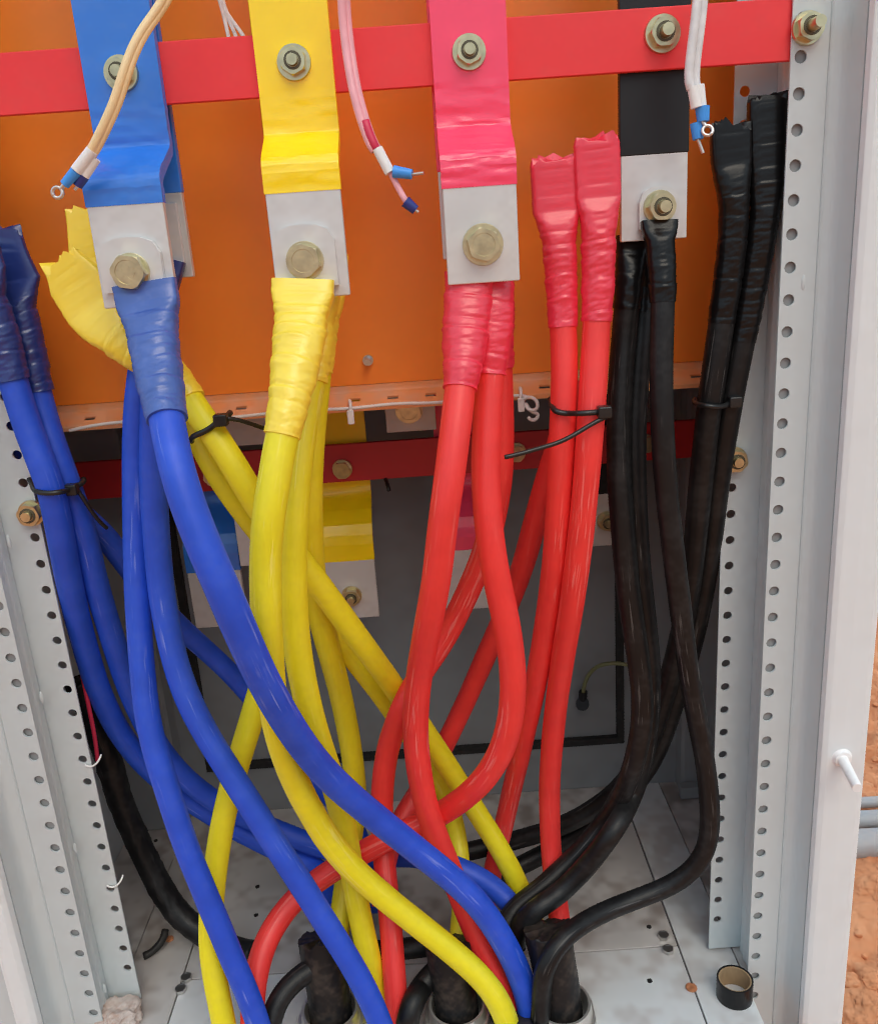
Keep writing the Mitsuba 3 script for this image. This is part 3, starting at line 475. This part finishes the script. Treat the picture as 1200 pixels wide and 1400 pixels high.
for idx, k in enumerate(keys):
    c = C[k]; col = c['col']; key = thing('power_cable', c['lab'], 'cable')
    cc = c['c']; v = vpix(cc); r = c['r']
    if c['tape']:
        tv = np.array(c['tape'], float); iend = int(np.argmax(v > tv[-1, 0])); iend = max(iend, 6)
        fine = curve(cc[:iend+1], .0008); fv = vpix(fine)
        par = [np.interp(fv, tv[:, 0], tv[:, q]) for q in (1, 2, 3)]
        free = tv[0, 2] < .0037 or k in ('K4', 'K5')
        sides = 44; dsp = tape_disp(fine, sides, .0009 if col == 'black' else .0013, idx+1, par[1])
        ends = np.clip(np.minimum(np.arange(len(fine))/5., 1), .1, 1)[:, None]
        if free:    # ragged folded end of the tape
            th = np.arange(sides)*2*np.pi/sides+1.5*np.pi
            xw = np.sign(np.cos(th))*np.abs(np.cos(th))**.5*par[0][0]*1000
            lift = (meshkit.fbm(np.stack([xw*.22+idx*7, np.sin(th)*1.5, th*0], -1), 3, idx)-.42)*.015
        mesh = sweep(fine, *par, sides=sides, disp=dsp*ends)
        vv = mesh[0]
        if free:
            for q in range(4): vv[q*sides:(q+1)*sides] += (fine[0]-fine[6])/np.linalg.norm(fine[0]-fine[6])*(lift*(1-q/4.))[:, None]
        put('tape_wrap', (vv, mesh[1]), c['tm'] or TAPE[col], 50, key)
        cc = cc[max(iend-3, 0):]
    n = len(cc)
    s = np.arange(n)*.004; th = np.arange(26)*2*np.pi/26
    dsp = .0007*(meshkit.fbm(np.stack(np.broadcast_arrays(np.cos(th)[None]*.7+idx, np.sin(th)[None]*.7, s[:, None]*22), -1), 2, idx)-.5)
    if k == 'K8': dsp = dsp*3 + .0011*np.maximum(meshkit.fbm(np.stack(np.broadcast_arrays(np.cos(th)[None]*3+idx, np.sin(th)[None]*3, s[:, None]*90), -1), 3, 55)-.5, 0)*4
    put('core', sweep(cc, r, r, disp=dsp), 'cable_'+col, True, key, sweep_uv(n, r)+[0, idx*.37])
    c['key'] = key

# lug palms with bolts on the front busbars
def palm(key, cu, cv, y, w, top, bot, boltr, rot, wr, stud=0):
    q = P(cu, cv, y); x = q[0]
    z0, z1 = P(cu, bot, y)[2], P(cu, top, y)[2]
    poly = Polygon([(x-w, z0), (x+w, z0), (x+w, z1-.010), (x+w*.80, z1-.0035), (x+w*.42, z1-.0006), (x, z1), (x-w*.42, z1-.0006), (x-w*.80, z1-.0035), (x-w, z1-.010)])
    cs = m3.CrossSection([np.array(poly.exterior.coords)[:-1]], m3.FillRule.EvenOdd)
    m = m3.Manifold.extrude(cs, .0042).transform(np.array([[1, 0, 0, 0], [0, 0, -1, y], [0, 1, 0, 0]], float))
    lk = put('lug', m, 'aluminium', 20, key)
    bolt(key, [x, y-.0042, P(cu, cv, y-.0042)[2]], boltr, .0075, wr, rot=rot, stud=stud)
palm(C['B1']['key'], 183, 371, .5600, .0187, 323, 398, .0108, .35, .0112)
palm(C['Y1']['key'], 418, 356, .5695, .0192, 306, 392, .0106, .15, .0118)
palm(C['K1']['key'], 899, 283, .6090, .0130, 254, 312, .0092, .5, .0108, .007)
bolt(rb, P(660, 334, .5700), .0105, .0075, .0128, rot=.2)
q = C['B2']['key']
def small_palm(key, x, y, z0, z1, w):
    put('lug', bx(x-w, x+w, y-.0035, y, z0, z1, .001), 'aluminium', 20, key)
small_palm(C['B2']['key'], -.1745, .6175, .626, .665, .0165)

# ---------------------------------------------------------------- cable glands with sheath stubs
for i, (x, y, z1, lean, lab) in enumerate(((-.119, .576, .080, (-.004, .022), 'left cable gland with black sheath behind the blue cable'), (-.0135, .572, .070, (-.004, .020), 'middle cable gland with black sheath beside the yellow cable'), (.0725, .566, .084, (-.008, .022), 'right cable gland with bright metal nut and black sheath'))):
    g = thing('cable_gland', lab, 'cable gland')
    top = np.array([x+lean[0], y+lean[1], z1])
    st = curve([np.array([x, y, .0]), np.array([x+lean[0]*.3, y+lean[1]*.35, z1*.45]), top], .003)
    n = len(st); w = np.linspace(0, 1, n); rr = .0178 + .0018*np.clip((w-.5)*2, 0, 1)
    th = np.arange(40)*2*np.pi/40
    d = .0016*(meshkit.fbm(np.stack(np.broadcast_arrays(np.cos(th)[None]*1.1+i*5, np.sin(th)[None]*1.1, w[:, None]*4), -1), 3, 20+i)-.5)
    vv, ff = sweep(st, rr, rr, sides=40, disp=d)
    vv[-42:-2, 2] += .012*(meshkit.fbm(np.stack([np.cos(th)*3, np.sin(th)*3, th*0], -1)+i, 3, 31+i)-.5)
    put('sheath', (vv, ff), 'sheath_black', 50, g)
    hx = hexhead([x, y, .001], .0300, .017, (0, 0, 1), .45+.3*i, dish=False) - cyl([x, y, -.01], [x, y, .05], .0228)
    put('lock_nut', hx, 'gland_metal', 25, g)
    put('collar', cyl([x, y, .0182], [x, y, .0285], .0248, .0232, 48)-cyl([x, y, 0], [x, y, .05], .0212, .0212, 48), 'gland_metal', 30, g)
for i, (u, y, r, z1, lab) in enumerate(((333, .547, .026, .010, 'black sheath end below the left yellow and blue cables'), (535, .545, .026, .010, 'black sheath end below the red and blue cables'), (712, .556, .0235, .022, 'black sheath end where the front blue and yellow cables enter'))):
    x = P(u, 1412, y)[0]
    put('sheath_end', cyl([x, y, .0005], [x, y+.006, z1], r, r*1.04, 40), 'rubber', 30, label=lab, cat='cable sheath')

# ---------------------------------------------------------------- control wires
def marker(parent, a, b, r): put('marker_sleeve', cyl(a, b, r, n=18), 'plastic_white', 30, parent)
def ferrule(parent, a, b, r, mt, tip, tip_r=.0010, ring=False):
    k = put('ferrule', cyl(a, b, r, r*.8, 18), mt, 30, parent)
    a, b, tip = np.asarray(a), np.asarray(b), np.asarray(tip)
    if ring:
        d = (tip-b); L = np.linalg.norm(d); d /= L; n = np.array([0, -1, .1]); s = np.cross(d, n); s /= np.linalg.norm(s)
        th = np.linspace(0, 2*np.pi, 22); R = .0030; c0 = b+d*(L-R)
        pts = [c0+R*(math.cos(q)*d+math.sin(q)*s) for q in th]
        put('ring_tongue', tube(pts, .0011, .0012, 10), 'tin', True, k); put('crimp', cyl(b-d*.001, c0-d*R*.9, .0016, .0012, 14), 'tin', 30, k)
    else: put('pin', cyl(b, tip, tip_r, n=12), 'tin', 30, k)
def pair(parent, pts, off, r, mt, sheath=None):
    for s in (-1, 1):
        put('conductor', tube([P(u+s*off*.5, v, y+s*.0012) for u, v, y in pts], r, .004, 12), mt, True, parent)
Yw = .535
w1 = thing('control_wire', 'cream twin control wire hanging in front of the blue busbar', 'wire')
pair(w1, [(236, -40, .56), (222, 5, .56), (198, 40, .555), (180, 75, .55), (168, 110, .547), (158, 140, .546), (144, 172, .545), (130, 200, .545), (122, 212, .545)], 7, .0025, 'wire_cream')
marker(w1, P(126, 205, .5445), P(104, 233, .5445), .0034); marker(w1, P(131, 216, .5475), P(115, 240, .5475), .0030)
ferrule(w1, P(104, 234, .5445), P(88, 252, .5445), .0034, 'ferrule_blue', P(74, 268, .5445), ring=True)
ferrule(w1, P(114, 240, .5475), P(106, 254, .5475), .0034, 'ferrule_navy', P(102, 259, .5475))
w2 = thing('control_wire', 'pink twin control wire hanging between the yellow and red busbars', 'wire')
pair(w2, [(470, -40, .575), (470, 0, .575), (473, 40, .575), (478, 80, .573), (485, 120, .57), (494, 155, .568), (506, 190, .566), (515, 206, .565)], 6, .0026, 'wire_pink')
put('conductor', tube([P(499, 165, .5655), P(505, 183, .564), (P(514, 203, .563))], .0026, .003, 12), 'wire_red', True, w2)
marker(w2, P(516, 203, .563), P(533, 236, .561), .0032)
ferrule(w2, P(538, 234, .560), P(563, 238, .558), .0036, 'ferrule_blue', P(579, 236, .556))
put('conductor', tube([P(533, 234, .562), P(541, 250, .562), P(549, 265, .561), P(556, 276, .560)], .0019, .003, 12), 'wire_pink', True, w2)
ferrule(w2, P(554, 275, .560), P(568, 287, .560), .0036, 'ferrule_navy', P(572, 290, .560))
w3 = thing('control_wire', 'translucent white twin control wire hanging right of the black busbar', 'wire')
pair(w3, [(960, -40, .575), (957, 0, .575), (952, 45, .573), (947, 85, .572), (946, 110, .571), (949, 122, .570)], 9, .0027, 'wire_clear')
marker(w3, P(947, 118, .569), P(952, 147, .568), .0034); marker(w3, P(955, 116, .572), P(958, 146, .571), .0034)
ferrule(w3, P(960, 146, .570), P(961, 166, .569), .0044, 'ferrule_blue', P(970, 184, .566), ring=True)
ferrule(w3, P(952, 168, .572), P(954, 190, .571), .0040, 'ferrule_blue', P(961, 209, .570))
w4 = thing('control_wire', 'thin white and grey wires emerging above the red bar left of the yellow busbar', 'wire')
for o, e, mt in ((0, 312, 'wire_clear'), (3, 322, 'wire_clear'), (5, 332, 'plastic_white')):
    put('conductor', tube([P(288+o, -45, .66), P(300+o, 0, .655), P(306+o*1.5, 22, .64), P(e, 48, .625), P(e+3, 62, .618)], .0013, .003, 10), mt, True, w4)
w5 = thing('earth_wire', 'thin olive earth wire with a dark lug hanging on the rear door', 'wire')
put('jacket', tube([P(880, 925, .86), P(862, 911, .865), P(840, 907, .868), (P(818, 911, .872)), P(803, 926, .878), P(797, 948, .884)], .0022, .003, 12), 'wire_earth', True, w5)
put('lug', cyl(P(797, 946, .884), P(796, 962, .886), .005, .0045, 16)+cyl(P(796, 962, .888), P(796, 963, .880)+[0, 0, 0], .0075, .0075, 18), 'sleeve_black', 30, w5)
put('loom_wire', tube([P(105, 893, .66), P(113, 925, .66), P(121, 965, .66), P(128, 1000, .66), P(133, 1040, .66)], .0018, .004, 10), 'wire_red', True, label='thin dark red wire along the edge of the left perforated upright', cat='wire')
for (u, v, lab) in ((136, 1038, 'upper small white tie end poking from the left perforated upright'), (166, 1203, 'lower small white tie end poking from the left perforated upright')):
    put('upright_tie', tube([P(u-20, v+8, .6235), P(u-8, v+9, .6225), P(u, v, .623), P(u+2, v-6, .626)], .0008, .002, 10), 'plastic_white', True, label=lab, cat='cable tie')

# ---------------------------------------------------------------- black cable ties
def strap(parent, pts, w=.0024, tk=.0007, name='strap'):
    c = curve(pts, .0025); t, a, b = frames(c)
    # width direction stays as close to the vertical / cable direction as possible
    v, f = sweep(c, tk, w, 4, sides=12); put(name, (v, f), 'plastic_black', 40, parent)
def tie(lab, pts, head, tail=None):
    k = thing('cable_tie', lab, 'cable tie'); put('strap', tube([P(*q) for q in pts], .0019, .0025, 10), 'plastic_black', True, k)
    q = P(*head); put('head', bx(q[0]-.0045, q[0]+.0045, q[1]-.004, q[1]+.004, q[2]-.004, q[2]+.004, .0012), 'plastic_black', 30, k)
    if tail: put('tail', tube([P(*q) for q in tail], .0015, .003, 10), 'plastic_black', True, k)
def front_y(k, v):
    c = C[k]['c']; return np.interp(v, vpix(c), c[:, 1])-C[k]['r']
b4, b5 = front_y('B4', 668)-.002, front_y('B5', 668)-.002
tie('black cable tie round the left blue bundle', [(40, 655, b4+.022), (46, 668, b4+.010), (54, 673, b4+.001), (72, 674, b4-.001), (86, 672, b4+.003), (95, 669, b5-.001), (106, 664, b5+.004), (114, 655, b5+.018)], (98, 669, b5-.003), [(105, 668, b5), (118, 688, b5+.002), (132, 708, b5+.008), (146, 722, b5+.016)])
y5 = front_y('Y5', 583)-.002
tie('black cable tie round the diagonal yellow cable', [(262, 603, y5+.016), (264, 597, y5+.006), (272, 593, y5+.0005), (286, 586, y5-.001), (300, 575, y5+.001), (312, 567, y5+.008), (314, 564, y5+.016)], (302, 574, y5-.002), [(305, 572, y5), (325, 574, y5+.004), (345, 580, y5+.012), (360, 585, y5+.02)])
r4, r5, k2 = front_y('R4', 565)-.002, front_y('R5', 565)-.002, front_y('K2', 565)-.002
tie('black cable tie round the red pair with a long tail across the cables', [(752, 545, r4+.02), (755, 556, r4+.008), (762, 563, r4), (775, 565, r4-.001), (792, 565, min(r4, r5)-.001), (810, 564, r5-.002), (826, 562, r5+.001), (832, 560, r5+.012)], (826, 563, r5-.002), [(828, 570, r5-.003), (805, 582, r5-.006), (785, 594, r5-.010), (765, 604, r5-.012), (740, 612, r5-.014), (715, 619, r5-.016), (690, 625, r5-.018)])
k4, k5 = front_y('K4', 553)-.002, front_y('K5', 553)-.002
tie('black cable tie round the right pair of black cables', [(950, 545, k4+.02), (955, 553, k4+.006), (968, 555, k4-.001), (982, 556, k4), (996, 552, k5), (1006, 545, k5+.004), (1012, 538, k5+.016)], (1004, 549, k5))
put('tie_tail', tube([P(527, 655, .800), P(530, 664, .793), P(532, 671, .790)], .0018, .003, 10), 'plastic_black', True, label='short black tie end under the dark red rear bar', cat='cable tie')

# ---------------------------------------------------------------- loose things on the floor
tr = thing('tape_roll', 'nearly used up roll of black tape lying on the floor by the right upright', 'tape roll')
c = PZ(1006, 1352, .0); ang = np.linspace(0, 1, 2)
q = np.array([.2215, .586, .0])
put('tape', cyl(q+[0, 0, .0005], q+[0, 0, .019], .0148, n=48)-cyl(q-[0, 0, .01], q+[0, 0, .03], .0135, n=48), 'tape_black', 30, tr)
put('core', cyl(q+[0, 0, .0005], q+[0, 0, .0186], .0134, n=48)-cyl(q-[0, 0, .01], q+[0, 0, .03], .0124, n=48), 'cardboard', 30, tr)
m = trimesh.creation.icosphere(4, .020); v = np.array(m.vertices); v *= (0.4+1.2*meshkit.fbm(v*95, 5, 9))[:, None]*[1, .8, .5]
put('crumpled_paper', (v+[-.309, .606, .004], np.array(m.faces)), 'paper', 20, label='dusty crumpled scrap of paper at the foot of the left upright', cat='paper scrap')
for i, (u, v0, r) in enumerate(((945, 1352, .0045), (232, 1285, .004))):
    q = PZ(u, v0, .0); vv, ff = clod(r, 300+i); put('soil_lump', (vv*[1, 1, .5]+q+[0, 0, r*.25], ff), 'soil', True, label=('small brown lump of soil on the floor at right', 'small soil lump on the floor at left')[i], cat='soil lump')
q = PZ(222, 1285, .006)
put('off_cut', tube([PZ(196, 1308, .004), PZ(212, 1298, .006), PZ(222, 1285, .010), PZ(226, 1272, .014)], .0035, .003, 12), 'rubber', True, label='small black cable offcut on the floor beside the left upright', cat='cable offcut')
